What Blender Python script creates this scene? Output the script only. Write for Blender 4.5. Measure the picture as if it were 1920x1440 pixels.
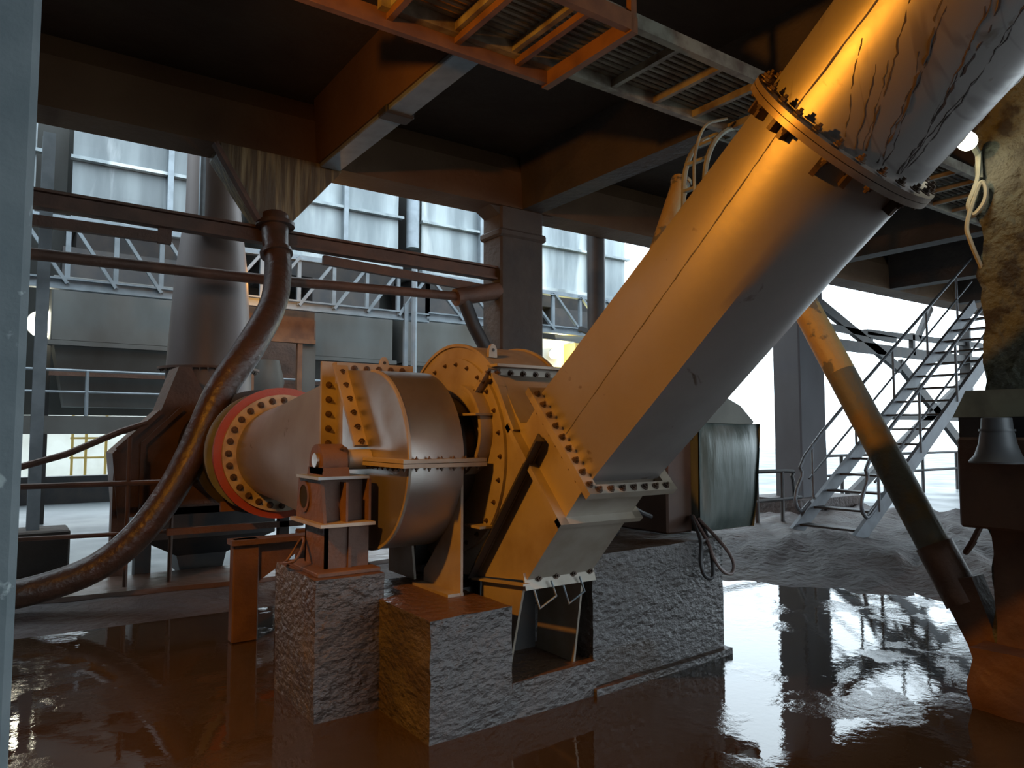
import bpy, bmesh, math, random
from mathutils import Vector, Matrix, noise
random.seed(7)
C = bpy.context.scene
for o in list(bpy.data.objects): bpy.data.objects.remove(o)
PI = math.pi

# ------------------------------------------------------------ camera
cam_d = bpy.data.cameras.new('camera'); cam = bpy.data.objects.new('camera', cam_d)
C.collection.objects.link(cam); C.camera = cam
cam_d.sensor_fit = 'HORIZONTAL'; cam_d.sensor_width = 36; cam_d.lens = 36*1360/1920
cam_d.clip_start = .05; cam_d.clip_end = 300
cam.location = (0, 0, 1.65)
cam.rotation_euler = (math.radians(90+3.8), 0, math.radians(55-90))
# ------------------------------------------------------------ sky, lamps, exposure
C.view_settings.view_transform = 'Standard'; C.view_settings.look = 'None'
C.view_settings.exposure = 0; C.view_settings.gamma = 1; C.view_settings.use_curve_mapping = False
w = bpy.data.worlds.new('sky'); C.world = w; w.use_nodes = True
bg = w.node_tree.nodes['Background']
bg.inputs[0].default_value = (.76, .90, 1, 1); bg.inputs[1].default_value = 4.3

def lamp(name, loc, col, power, size=.1, kind='POINT', target=None, spot=None):
    d = bpy.data.lights.new(name, kind); d.color = col; d.energy = power
    if kind in ('POINT', 'SPOT'): d.shadow_soft_size = size
    if kind == 'SPOT': d.spot_size = math.radians(spot or 120); d.spot_blend = .6
    if kind == 'AREA': d.size = size
    o = bpy.data.objects.new(name, d); C.collection.objects.link(o); o.location = loc
    if target is not None:
        o.rotation_euler = (Vector(target)-Vector(loc)).to_track_quat('-Z', 'Y').to_euler()
    return o
lamp('sodium_light', (-1.2, 2.95, 3.9), (1, .375, .03), 700, .09, 'SPOT', (2.6, 2.9, 2.6), 142)
lamp('floodlight_right', (4.70, 1.99, 3.36), (1, .95, .72), 5, .06)
lamp('floodlight_left', (.55, 15.6, 3.55), (1, .97, .7), 40, .1)
lamp('sodium_light_far', (3.9, 11.6, 4.15), (1, .42, .05), 45, .06)
lamp('cabin_light', (11.3, 14.0, 3.7), (1, .9, .35), 60, .06)

# ------------------------------------------------------------ materials
def mat(name, base, rough=.6, metal=0, col2=None, nscale=4, stretch=(1, 1, 1), thr=(.4, .65), bump=0, bscale=30,
        rough2=None, bstretch=None, spec=.5, coat=0, emit=None, detail=6, col3=None, n3=1.2, thr3=(.5, .7), bdist=.02):
    m = bpy.data.materials.new(name); m.use_nodes = True
    nt = m.node_tree; N = nt.nodes; L = nt.links
    b = N['Principled BSDF']
    b.inputs['Base Color'].default_value = (*base, 1); b.inputs['Roughness'].default_value = rough
    b.inputs['Metallic'].default_value = metal; b.inputs['Specular IOR Level'].default_value = spec
    b.inputs['Coat Weight'].default_value = coat; b.inputs['Coat Roughness'].default_value = .15
    geo = N.new('ShaderNodeNewGeometry')
    def nz(sc, st, det=detail, dist=0):
        mp = N.new('ShaderNodeMapping'); mp.inputs['Scale'].default_value = st; L.new(geo.outputs['Position'], mp.inputs[0])
        n = N.new('ShaderNodeTexNoise'); n.inputs['Scale'].default_value = sc; n.inputs['Detail'].default_value = det
        n.inputs['Distortion'].default_value = dist; L.new(mp.outputs[0], n.inputs['Vector']); return n.outputs[0]
    def ramp(src, a, b_):
        r = N.new('ShaderNodeMapRange'); r.inputs['From Min'].default_value = a; r.inputs['From Max'].default_value = b_
        L.new(src, r.inputs['Value']); return r.outputs[0]
    if col2 is not None:
        f = ramp(nz(nscale, stretch), *thr)
        mx = N.new('ShaderNodeMix'); mx.data_type = 'RGBA'
        mx.inputs[6].default_value = (*base, 1); mx.inputs[7].default_value = (*col2, 1); L.new(f, mx.inputs[0])
        out = mx.outputs[2]
        if col3 is not None:
            f3 = ramp(nz(n3, stretch, 8, .6), *thr3)
            m3 = N.new('ShaderNodeMix'); m3.data_type = 'RGBA'; L.new(f3, m3.inputs[0]); L.new(out, m3.inputs[6])
            m3.inputs[7].default_value = (*col3, 1); out = m3.outputs[2]
        L.new(out, b.inputs['Base Color'])
        if rough2 is not None:
            rr = N.new('ShaderNodeMapRange'); rr.inputs['To Min'].default_value = rough; rr.inputs['To Max'].default_value = rough2
            L.new(f, rr.inputs['Value']); L.new(rr.outputs[0], b.inputs['Roughness'])
    if bump:
        bn = N.new('ShaderNodeBump'); bn.inputs['Strength'].default_value = bump; bn.inputs['Distance'].default_value = bdist
        L.new(nz(bscale, bstretch or stretch), bn.inputs['Height']); L.new(bn.outputs[0], b.inputs['Normal'])
    if emit: b.inputs['Emission Color'].default_value = (*emit[:3], 1); b.inputs['Emission Strength'].default_value = emit[3]
    return m
STEEL = mat('brushed_stainless', (.42, .39, .36), .29, .85, (.30, .26, .22), 2.2, (1, 1, 1), (.45, .75), .12, 60, .5, (.2, 2, 6), bdist=.004)
DUCT = mat('dusty_stainless_duct', (.40, .37, .35), .38, .7, (.28, .25, .235), 1.6, (1, 1, 1), (.35, .75), .25, 9, .52, (.4, 1, 1), col3=(.16, .12, .09), n3=7, thr3=(.67, .74), bdist=.006)
def drip_duct():
    m = DUCT.copy(); m.name = 'stainless_duct_with_drips'; nt = m.node_tree; N = nt.nodes; L = nt.links
    b = N['Principled BSDF']; src = b.inputs['Base Color'].links[0].from_socket
    geo = N.new('ShaderNodeNewGeometry'); mp = N.new('ShaderNodeMapping'); mp.inputs['Scale'].default_value = (2.2, 11, 1.2)
    L.new(geo.outputs['Position'], mp.inputs[0])
    n = N.new('ShaderNodeTexNoise'); n.inputs['Scale'].default_value = 1; n.inputs['Detail'].default_value = 1.5; L.new(mp.outputs[0], n.inputs['Vector'])
    a = N.new('ShaderNodeMath'); a.operation = 'SUBTRACT'; a.inputs[1].default_value = .5; L.new(n.outputs[0], a.inputs[0])
    a2 = N.new('ShaderNodeMath'); a2.operation = 'ABSOLUTE'; L.new(a.outputs[0], a2.inputs[0])
    r = N.new('ShaderNodeMapRange'); r.inputs['From Min'].default_value = .008; r.inputs['From Max'].default_value = .035
    r.inputs['To Min'].default_value = 1; r.inputs['To Max'].default_value = 0; L.new(a2.outputs[0], r.inputs['Value'])
    g = N.new('ShaderNodeTexNoise'); g.inputs['Scale'].default_value = 2.6; L.new(geo.outputs['Position'], g.inputs['Vector'])
    gr = N.new('ShaderNodeMapRange'); gr.inputs['From Min'].default_value = .42; gr.inputs['From Max'].default_value = .55; L.new(g.outputs[0], gr.inputs['Value'])
    mu = N.new('ShaderNodeMath'); mu.operation = 'MULTIPLY'; L.new(r.outputs[0], mu.inputs[0]); L.new(gr.outputs[0], mu.inputs[1])
    mu2 = N.new('ShaderNodeMath'); mu2.operation = 'MULTIPLY'; mu2.inputs[1].default_value = .3; L.new(mu.outputs[0], mu2.inputs[0])
    mx = N.new('ShaderNodeMix'); mx.data_type = 'RGBA'; L.new(mu2.outputs[0], mx.inputs[0]); L.new(src, mx.inputs[6])
    mx.inputs[7].default_value = (.07, .05, .05, 1); L.new(mx.outputs[2], b.inputs['Base Color']); return m
DRIP = drip_duct()
RIMM = mat('tarnished_rim_steel', (.24, .19, .15), .4, .5, (.14, .10, .08), 6)
DRIPM = mat('dried_dark_mud', (.045, .032, .028), .7)
PLATE = mat('dirty_plate_steel', (.33, .29, .24), .45, .3, (.22, .175, .13), 3, (1, 1, 1), (.4, .7), .2, 20, .55, bdist=.004)
BOLT = mat('rusty_bolt', (.06, .04, .03), .5, .4, (.11, .065, .04), 30)
BLACK = mat('hollow_dark', (.004, .004, .004), 1)
RED = mat('red_painted_steel', (.30, .05, .02), .4, 0, (.3, .07, .03), 5, (1, 1, 1), (.4, .7), .2, 20)
CREAM = mat('dirty_cream_steel', (.42, .36, .27), .45, .1, (.25, .19, .13), 8, (1, 1, 1), (.4, .7))
PLIN = mat('wet_rough_concrete', (.058, .05, .047), .28, 0, (.10, .09, .088), 3, (1, 1, 1.6), (.4, .7), 1.0, 20, .5, (.8, .8, 1.3), col3=(.055, .038, .028), n3=1.5, thr3=(.5, .65), bdist=.03)
CONC = mat('grimy_concrete', (.042, .034, .03), .75, 0, (.075, .058, .046), 1.2, (1, 1, 1), (.4, .7), .6, 10, .8, bdist=.03)
CEIL = mat('sooty_ceiling_concrete', (.06, .04, .024), .85, 0, (.04, .022, .012), .9, (1, 1, 1), (.35, .7), .6, 6, .9, bdist=.03)
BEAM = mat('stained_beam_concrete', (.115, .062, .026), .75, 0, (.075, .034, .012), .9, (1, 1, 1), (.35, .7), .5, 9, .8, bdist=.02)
STREAK = mat('streaked_wet_concrete', (.10, .075, .045), .3, 0, (.24, .19, .10), 3, (5, 5, .35), (.45, .62), .8, 5, .35, (5, 5, .5))
GALV = mat('galvanised_steel', (.24, .28, .31), .45, .35, (.18, .21, .23), 5, (1, 1, 1), (.4, .7))
STAIR = mat('dark_stair_steel', (.10, .11, .125), .5, .3, (.07, .075, .085), 5)
FARCOL = mat('hazy_grey_concrete', (.085, .085, .095), .8, 0, (.06, .055, .06), 1, (1, 1, .5), (.4, .7))
HOOD = mat('dull_hood_sheet', (.15, .16, .135), .6, .1, (.10, .105, .09), 2)
PILLAR = mat('painted_grey_pillar', (.16, .19, .20), .6, 0, (.13, .16, .17), 6, (1, 1, 1), (.4, .6), .4, 60, .7, col3=(.36, .41, .41), n3=9, thr3=(.65, .68), bdist=.004)
BROWN = mat('rusty_brown_steel', (.085, .045, .03), .6, .1, (.14, .075, .05), 4, (1, 1, 1), (.4, .7), .4, 20, .7)
VESS = mat('grimy_vessel_steel', (.16, .135, .13), .5, .25, (.11, .08, .065), 1.5, (1, 1, .4), (.35, .7))
DARK = mat('dark_steel', (.028, .028, .03), .55, .2, (.05, .042, .038), 3)
MUDP = mat('mud_coated_pipe', (.055, .032, .022), .42, 0, (.085, .045, .03), 6, (1, 1, 1), (.4, .7), .6, 14, .35)
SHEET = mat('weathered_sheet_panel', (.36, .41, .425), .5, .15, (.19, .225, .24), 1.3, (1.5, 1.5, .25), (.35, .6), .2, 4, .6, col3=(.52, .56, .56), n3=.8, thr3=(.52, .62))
SHEET_SHADE = mat('grimier_sheet_panel', (.20, .23, .24), .5, .15, (.12, .14, .15), 1.3, (1.5, 1.5, .25), (.35, .6), .2, 4, .6, col3=(.34, .37, .38), n3=1.1, thr3=(.54, .64))  # darker copy of the sheet panel: shade on the left boxes put into colour
HOP = mat('dull_hopper_plate', (.11, .115, .11), .6, .2, (.065, .058, .05), 1, (1, 1, .5), (.35, .7))
MOTOR = mat('green_grey_motor_cowl', (.075, .095, .085), .33, .2, (.15, .17, .16), 2.5, (2, 2, .4), (.45, .7), .4, 5, .5, bdist=.03)
MOTB = mat('brown_motor_side', (.075, .035, .022), .55, 0, (.10, .05, .03), 4)
BAREP = mat('weathered_bare_pipe', (.13, .13, .105), .6, .1, (.19, .14, .07), 5, (1, 1, 1), (.5, .62), .4, 20, .7)
YEL = mat('flaking_yellow_pipe', (.42, .31, .14), .5, 0, (.16, .15, .12), 4.5, (1, 1, 1), (.54, .57), .5, 20, .7)
CRUST = mat('encrusted_column', (.085, .095, .072), .85, 0, (.03, .03, .026), 9, (1, 1, 1), (.48, .6), 1, 16, .9, col3=(.13, .14, .115), n3=2, thr3=(.5, .7), bdist=.06)
RUSTB = mat('brown_muddy_block', (.115, .058, .036), .55, 0, (.07, .036, .024), 4, (1, 1, 1), (.4, .7), .6, 14, .7)
RUBBER = mat('black_rubber', (.03, .028, .03), .5)
CABLE = mat('cable_sheath', (.16, .11, .10), .4)
TRAY = mat('pale_cable_tray', (.34, .34, .25), .6, .1, (.22, .22, .17), 6)
ORLIT = mat('orange_primed_steel', (.17, .08, .035), .6, 0, (.11, .05, .025), 5)  # orange lamp light on frame and cabin put into the base colour
GRATE = mat('grating_steel', (.27, .25, .19), .6, .2, (.12, .085, .06), 5)
PALE = mat('pale_render', (.75, .74, .66), .8, 0, (.6, .58, .5), 1)
YELM = mat('yellow_machine_paint', (.65, .45, .12), .5)
LAMPM = mat('lit_lamp_glass', (1, 1, .9), .3, emit=(1, .97, .75, 22))
LAMPO = mat('lit_sodium_glass', (1, .6, .2), .3, emit=(1, .5, .08, 18))
BELLM = mat('grey_bell_metal', (.12, .125, .13), .5, .3)

def mud_material():
    m = mat('wet_mud', (.040, .027, .025), .65, 0, (.068, .05, .048), 1.4, (1, 1, 1), (.35, .7), 1, 9, .75, bdist=.05, col3=(.075, .05, .04), n3=.7)
    return m
MUD = mud_material()
SLAB = mat('brown_wet_slab', (.11, .068, .05), .34, 0, (.16, .10, .08), 1.2, (1, 1, 1), (.4, .7), .5, 5, .5, bdist=.03)
YARD = mat('damp_yard_concrete', (.11, .125, .13), .4, 0, (.085, .095, .10), .8, (1, 1, 1), (.4, .65), .3, 2, .55)
def muddy_top():
    nt = PLIN.node_tree; N = nt.nodes; L = nt.links; b = N['Principled BSDF']; src = b.inputs['Base Color'].links[0].from_socket
    g = N.new('ShaderNodeNewGeometry'); sx = N.new('ShaderNodeSeparateXYZ'); L.new(g.outputs['True Normal'], sx.inputs[0])
    m1 = N.new('ShaderNodeMapRange'); m1.inputs['From Min'].default_value = .6; m1.inputs['From Max'].default_value = .95; L.new(sx.outputs['Z'], m1.inputs['Value'])
    mx = N.new('ShaderNodeMix'); mx.data_type = 'RGBA'; L.new(m1.outputs[0], mx.inputs[0]); L.new(src, mx.inputs[6]); mx.inputs[7].default_value = (.09, .048, .026, 1)
    L.new(mx.outputs[2], b.inputs['Base Color'])
muddy_top()
def water_material():
    m = bpy.data.materials.new('murky_water'); m.use_nodes = True; nt = m.node_tree; N = nt.nodes; L = nt.links
    b = N['Principled BSDF']; b.inputs['Base Color'].default_value = (.040, .027, .016, 1); b.inputs['IOR'].default_value = 1.62
    geo = N.new('ShaderNodeNewGeometry')
    n1 = N.new('ShaderNodeTexNoise'); n1.inputs['Scale'].default_value = 1.1; n1.inputs['Detail'].default_value = 9; n1.inputs['Roughness'].default_value = .62
    L.new(geo.outputs['Position'], n1.inputs['Vector'])
    r = N.new('ShaderNodeMapRange'); r.inputs['From Min'].default_value = .53; r.inputs['From Max'].default_value = .66
    r.inputs['To Min'].default_value = .01; r.inputs['To Max'].default_value = .07; L.new(n1.outputs[0], r.inputs['Value']); L.new(r.outputs[0], b.inputs['Roughness'])
    n2 = N.new('ShaderNodeTexNoise'); n2.inputs['Scale'].default_value = 14; n2.inputs['Detail'].default_value = 5; L.new(geo.outputs['Position'], n2.inputs['Vector'])
    msk = N.new('ShaderNodeMapRange'); msk.inputs['From Min'].default_value = .52; msk.inputs['From Max'].default_value = .66
    msk.inputs['To Min'].default_value = .03; msk.inputs['To Max'].default_value = .22; L.new(n1.outputs[0], msk.inputs['Value'])
    mul = N.new('ShaderNodeMath'); mul.operation = 'MULTIPLY'; L.new(n2.outputs[0], mul.inputs[0]); L.new(msk.outputs[0], mul.inputs[1])
    bp = N.new('ShaderNodeBump'); bp.inputs['Strength'].default_value = .55; bp.inputs['Distance'].default_value = .035
    L.new(mul.outputs[0], bp.inputs['Height']); L.new(bp.outputs[0], b.inputs['Normal'])
    return m
WATER = water_material()

# ------------------------------------------------------------ object helpers
def finish(name, bm, m, parent=None, smooth=False, kind=None):
    me = bpy.data.meshes.new(name)
    bmesh.ops.recalc_face_normals(bm, faces=bm.faces)
    vs = [v.co for v in bm.verts]
    lo = Vector([min(v[i] for v in vs) for i in range(3)]); hi = Vector([max(v[i] for v in vs) for i in range(3)])
    base = Vector(((lo.x+hi.x)/2, (lo.y+hi.y)/2, lo.z))
    for v in bm.verts: v.co -= base
    bm.to_mesh(me); bm.free()
    if smooth:
        for p in me.polygons: p.use_smooth = True
        me.set_sharp_from_angle(angle=math.radians(35))
    me.materials.append(m)
    o = bpy.data.objects.new(name, me); C.collection.objects.link(o); o.location = base
    if parent:
        o.parent = parent; o.matrix_parent_inverse = Matrix.Translation(-wl(parent))
    if kind: o['kind'] = kind
    return o
def wl(o):
    v = Vector(o.location)
    return v
# (parents' own locations are world locations because every inverse cancels the chain)
def tag(o, label, cat, group=None, kind=None):
    o['label'] = label; o['category'] = cat
    if group: o['group'] = group
    if kind: o['kind'] = kind
    return o
def thing(name, label, cat, loc=(0, 0, 0), group=None):
    o = bpy.data.objects.new(name, None); C.collection.objects.link(o); o.location = loc; o.empty_display_size = .1
    return tag(o, label, cat, group)
def NB(): return bmesh.new()
def abox(bm, a, b):
    x0, y0, z0 = a; x1, y1, z1 = b
    vs = [bm.verts.new(p) for p in ((x0,y0,z0),(x1,y0,z0),(x1,y1,z0),(x0,y1,z0),(x0,y0,z1),(x1,y0,z1),(x1,y1,z1),(x0,y1,z1))]
    for f in ((0,3,2,1),(4,5,6,7),(0,1,5,4),(1,2,6,5),(2,3,7,6),(3,0,4,7)): bm.faces.new([vs[i] for i in f])
    return vs
def box(name, a, b, m, parent=None, bev=0, kind=None):
    bm = NB(); abox(bm, a, b)
    if bev: bmesh.ops.bevel(bm, geom=list(bm.edges), offset=bev, segments=1, affect='EDGES')
    return finish(name, bm, m, parent, kind=kind)
def aprism(bm, poly, axis, a0, a1):
    def P(u, v, a): return {'x': (a, u, v), 'y': (u, a, v), 'z': (u, v, a)}[axis]
    A = [bm.verts.new(P(u, v, a0)) for u, v in poly]; B = [bm.verts.new(P(u, v, a1)) for u, v in poly]
    n = len(poly)
    bm.faces.new(A); bm.faces.new(B[::-1])
    for i in range(n): bm.faces.new((A[i], A[(i+1) % n], B[(i+1) % n], B[i]))
def prism(name, poly, axis, a0, a1, m, parent=None, smooth=False):
    bm = NB(); aprism(bm, poly, axis, a0, a1); return finish(name, bm, m, parent, smooth)
def frame(d, up=(0, 0, 1)):
    d = Vector(d).normalized(); up = Vector(up)
    if abs(d.dot(up)) > .98: up = Vector((0, 1, 0))
    s = d.cross(up).normalized(); u = s.cross(d).normalized(); return d, s, u
def asweep(bm, p0, p1, sec, up=(0, 0, 1)):
    p0 = Vector(p0); p1 = Vector(p1); d, s, u = frame(p1-p0, up)
    A = [bm.verts.new(p0+s*a+u*b) for a, b in sec]; B = [bm.verts.new(p1+s*a+u*b) for a, b in sec]; n = len(sec)
    bm.faces.new(A[::-1]); bm.faces.new(B)
    for i in range(n): bm.faces.new((A[i], A[(i+1) % n], B[(i+1) % n], B[i]))
def rect(w, h): return [(-w/2,-h/2),(w/2,-h/2),(w/2,h/2),(-w/2,h/2)]
def isec(w, h, t):
    return [(-w/2,-h/2),(w/2,-h/2),(w/2,-h/2+t),(t/2,-h/2+t),(t/2,h/2-t),(w/2,h/2-t),(w/2,h/2),(-w/2,h/2),(-w/2,h/2-t),(-t/2,h/2-t),(-t/2,-h/2+t),(-w/2,-h/2+t)]
def lsec(w, h, t): return [(-w/2,-h/2),(w/2,-h/2),(w/2,-h/2+t),(-w/2+t,-h/2+t),(-w/2+t,h/2),(-w/2,h/2)]
def bar(name, p0, p1, w, h, m, parent=None, up=(0, 0, 1), sec=None):
    bm = NB(); asweep(bm, p0, p1, sec or rect(w, h), up); return finish(name, bm, m, parent)
def atube(bm, pts, r, seg=12, cap=True):
    pts = [Vector(p) for p in pts]; rings = []; prev = None
    for i, p in enumerate(pts):
        t = (pts[min(i+1, len(pts)-1)]-pts[max(i-1, 0)]).normalized()
        if prev is None: _, s, u = frame(t)
        else:
            s = prev - t*prev.dot(t); s.normalize(); u = t.cross(s)
        prev = s
        rr = r[i] if isinstance(r, (list, tuple)) else r
        u = t.cross(s)
        rings.append([bm.verts.new(p+(s*math.cos(2*PI*k/seg)+u*math.sin(2*PI*k/seg))*rr) for k in range(seg)])
    for a, b in zip(rings, rings[1:]):
        for k in range(seg): bm.faces.new((a[k], a[(k+1) % seg], b[(k+1) % seg], b[k]))
    if cap: bm.faces.new(rings[0][::-1]); bm.faces.new(rings[-1])
def catmull(pts, n=6):
    P = [Vector(p) for p in pts]; P = [P[0]*2-P[1]]+P+[P[-1]*2-P[-2]]; out = []
    for i in range(1, len(P)-2):
        for k in range(n):
            t = k/n; a, b, c, d = P[i-1:i+3]
            out.append(.5*((2*b)+(c-a)*t+(2*a-5*b+4*c-d)*t*t+(-a+3*b-3*c+d)*t**3))
    out.append(P[-2]); return out
def tube(name, pts, r, m, parent=None, seg=12, smooth=True, curve=0):
    q = catmull(pts, curve) if curve else pts
    if curve and isinstance(r, (list, tuple)):
        r = [r[min(int(i/curve), len(r)-1)]*(1-i/curve % 1) + r[min(int(i/curve)+1, len(r)-1)]*(i/curve % 1) for i in range(len(q))]
    bm = NB(); atube(bm, q, r, seg); return finish(name, bm, m, parent, smooth)
def aring(bm, c, ax, r0, r1, t, seg=48):
    c = Vector(c); d, s, u = frame(ax); L = []
    for rr, z in ((r0, 0), (r1, 0), (r1, t), (r0, t)):
        L.append([bm.verts.new(c+d*z+(s*math.cos(2*PI*k/seg)+u*math.sin(2*PI*k/seg))*rr) for k in range(seg)])
    for i in range(4):
        a, b = L[i], L[(i+1) % 4]
        for k in range(seg): bm.faces.new((a[k], a[(k+1) % seg], b[(k+1) % seg], b[k]))
def ring(name, c, ax, r0, r1, t, m, parent=None, seg=48):
    bm = NB(); aring(bm, c, ax, r0, r1, t, seg); return finish(name, bm, m, parent, True)
def loft(name, rings, m, parent=None, smooth=True, cap=False):
    bm = NB(); R = [[bm.verts.new(p) for p in r] for r in rings]; n = len(rings[0])
    for a, b in zip(R, R[1:]):
        for k in range(n): bm.faces.new((a[k], a[(k+1) % n], b[(k+1) % n], b[k]))
    if cap: bm.faces.new(R[0][::-1]); bm.faces.new(R[-1])
    return finish(name, bm, m, parent, smooth)
_bolt = {}
def bolt(p, ax, s, parent, m=None):
    key = round(s, 3)
    if key not in _bolt:
        bm = NB(); aring(bm, (0, 0, 0), (0, 0, 1), 0.001, s*1.5, s*.3, 10)
        atube(bm, [(0, 0, 0), (0, 0, s*1.1)], s, 6); atube(bm, [(0, 0, 0), (0, 0, s*1.9)], s*.5, 6)
        bmesh.ops.recalc_face_normals(bm, faces=bm.faces)
        me = bpy.data.meshes.new('bolt'); bm.to_mesh(me); bm.free(); me.materials.append(m or BOLT); _bolt[key] = me
    o = bpy.data.objects.new('bolt', _bolt[key]); C.collection.objects.link(o)
    o.rotation_euler = Vector(ax).to_track_quat('Z', 'Y').to_euler(); o.location = p
    o.parent = parent; o.matrix_parent_inverse = Matrix.Translation(-wl(parent)); return o
def bolts(p0, p1, n, ax, s, parent):
    p0 = Vector(p0); p1 = Vector(p1)
    for i in range(n): bolt(p0.lerp(p1, i/(n-1)), ax, s, parent)
def lathe(name, c, prof, m, parent=None, seg=32):
    return loft(name, [[(c[0]+r*math.cos(2*PI*k/seg), c[1]+r*math.sin(2*PI*k/seg), z) for k in range(seg)] for r, z in prof], m, parent, True, True)

# ============================================================ SETTING
# ground outside, muddy floor inside
def floor_h(x, y):
    n = noise.noise(Vector((x*.5, y*.5, 0)))*.5 + noise.noise(Vector((x*1.7, y*1.7, 3)))*.25
    e = 6.45 + (5.0-y)*.42 if y < 5 else 6.45 - (y-5)*.9           # shoreline of the right-hand mud
    if y > 6.2: e = 5.4
    mud = max(0., min(1., (x - e + n*.7)/2.2))
    edge = 6.9 + n*.5
    left = max(0., min(1., (y - edge)/1.0)) if x < 5 else 0
    rut = noise.noise(Vector((x*.7+y*.5, y*3.2-x*1.9, 7)))*.10 + noise.noise(Vector((x*1.5+y, y*7-x*4, 2)))*.025 + noise.noise(Vector((x*6, y*6, 1)))*.012
    h = -.035 + mud*(.10+.22*max(0, noise.noise(Vector((x*.28, y*.35, 5)))+.15)) + rut*mud + left*.09 + noise.noise(Vector((x*3, y*3, 9)))*.012
    return h
bm = NB(); nx, ny = 260, 170; X0, X1, Y0, Y1 = -12, 15, -8, 8.9
vs = [[bm.verts.new((X0+(X1-X0)*i/nx, Y0+(Y1-Y0)*j/ny, floor_h(X0+(X1-X0)*i/nx, Y0+(Y1-Y0)*j/ny))) for i in range(nx+1)] for j in range(ny+1)]
for j in range(ny):
    for i in range(nx): bm.faces.new((vs[j][i], vs[j][i+1], vs[j+1][i+1], vs[j+1][i]))
fl = finish('floor', bm, MUD, None, True, kind='structure')
for p in fl.data.polygons: p.use_smooth = True
box('floor', (-45, -40, -.5), (70, 60, -.12), YARD, kind='structure')
prism('floor', [(-4, 8.25), (.2, 8.15), (2.3, 7.95), (5.2, 8.5), (5.2, 8.95), (-4, 8.95)], 'z', -.1, .10, SLAB)['kind'] = 'structure'
prism('floor', [(-8, 8.95), (17, 8.95), (17, 22), (-8, 22)], 'z', -.1, -.02, YARD)['kind'] = 'structure'
bm = NB()
wv = [bm.verts.new(p) for p in ((-11, -8, 0), (8.6, -8, 0), (8.6, 6.9, 0), (-11, 7.4, 0))]; bm.faces.new(wv)
tag(finish('puddle', bm, WATER), 'shallow murky brown water flooding the floor around the plinths', 'puddle', kind='stuff')

# ceiling slab with beams
ce = box('ceiling', (-12, -9, 5.9), (27, 9.5, 6.2), CEIL, kind='structure')
box('wall_back', (-7, 17.3, 2.0), (14.6, 17.6, 8.6), HOP, kind='structure')  # added so the gaps between the hoppers show dark
box('wall_back', (-7, -9.3, -.1), (1.0, -9, 5.9), CONC, kind='structure')  # added unseen behind the camera to block sky light
box('wall_left', (-7.3, -9.3, -.1), (-7, 24, 8.5), CONC, kind='structure')  # added out of view at left to cut the sky fill
ce['kind'] = 'structure'
bm = NB(); aprism(bm, [(8.85, 5.06), (9.4, 5.06), (9.4, 5.9), (9.0, 5.9), (8.85, 5.62)], 'x', -12, 27); finish('beam', bm, BEAM, ce)
for x in (-3.6, 3.25, 6.4, 10.1, 13.5, 17.2, 20.6):
    x0, x1 = (3.15, 3.45) if x == 3.25 else (x, x+.36)
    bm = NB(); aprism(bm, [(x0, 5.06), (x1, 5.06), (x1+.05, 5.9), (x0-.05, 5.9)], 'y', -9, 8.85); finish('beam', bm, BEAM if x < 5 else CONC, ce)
# pale strip under the secondary beam: its lit underside put into colour
b = thing('cable_duct', 'grey cable trunking fixed under the orange-lit concrete cross beam', 'cable duct', (3.3, 6.5, 5.0))
box('trunking', (3.16, 5.0, 5.0), (3.43, 8.75, 5.058), GALV, b, .01); box('junction_box', (3.13, 6.75, 4.97), (3.46, 6.95, 5.058), DARK, b, .01)

# ------------------------------------------------------------ columns
def column(name, label, x0, x1, y0, y1, z0, z1, m, cap=None):
    t = thing(name, label, 'column', ((x0+x1)/2, (y0+y1)/2, z0))
    box('shaft', (x0, y0, z0), (x1, y1, z1), m, t, .03)
    if cap: cap(t)
    return t
def capA(t):
    prism('bracket', [(6.32, 4.72), (7.05, 5.06), (5.85, 5.06)], 'y', 8.92, 9.35, CONC, t)
    box('collar', (5.97, 8.84, 4.6), (6.86, 9.42, 4.72), CONC, t, .03)
column('concrete_column', 'dark brown concrete column rising directly behind the fan', 6.02, 6.82, 8.88, 9.4, 0, 5.1, CONC, capA)
def capB(t): prism('footing', [(13.0, 8.6), (15.2, 8.6), (15.2, 9.9), (13.0, 9.9)], 'z', -.05, .3, MUD, t)
column('concrete_column', 'grey concrete column beside the foot of the steel stairs', 13.62, 14.55, 8.95, 9.6, 0, 5.1, FARCOL, capB)
# left foreground pillar
t = thing('steel_pillar', 'pale blue-grey painted pillar at the left edge, nearest the camera', 'pillar', (-.2, 1.6, 0))
box('shaft', (-.42, 1.5, 0), (.028, 1.8, 5.9), PILLAR, t, .012)
box('base_block', (-.46, 1.48, -.02), (.05, 1.84, .10), PLIN, t, .01)
# left grey steel column with footing
t = thing('steel_column', 'slim grey steel column on a concrete block, behind the left pillar', 'column', (.38, 10.5, 0))
bar('shaft', (.33, 10.4, .5), (.33, 10.4, 5.3), .2, .22, GALV, t, up=(0, 1, 0), sec=isec(.13, .20, .03))
box('footing', (.12, 10.1, -.05), (.70, 10.7, .50), CONC, t, .02)

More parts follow.
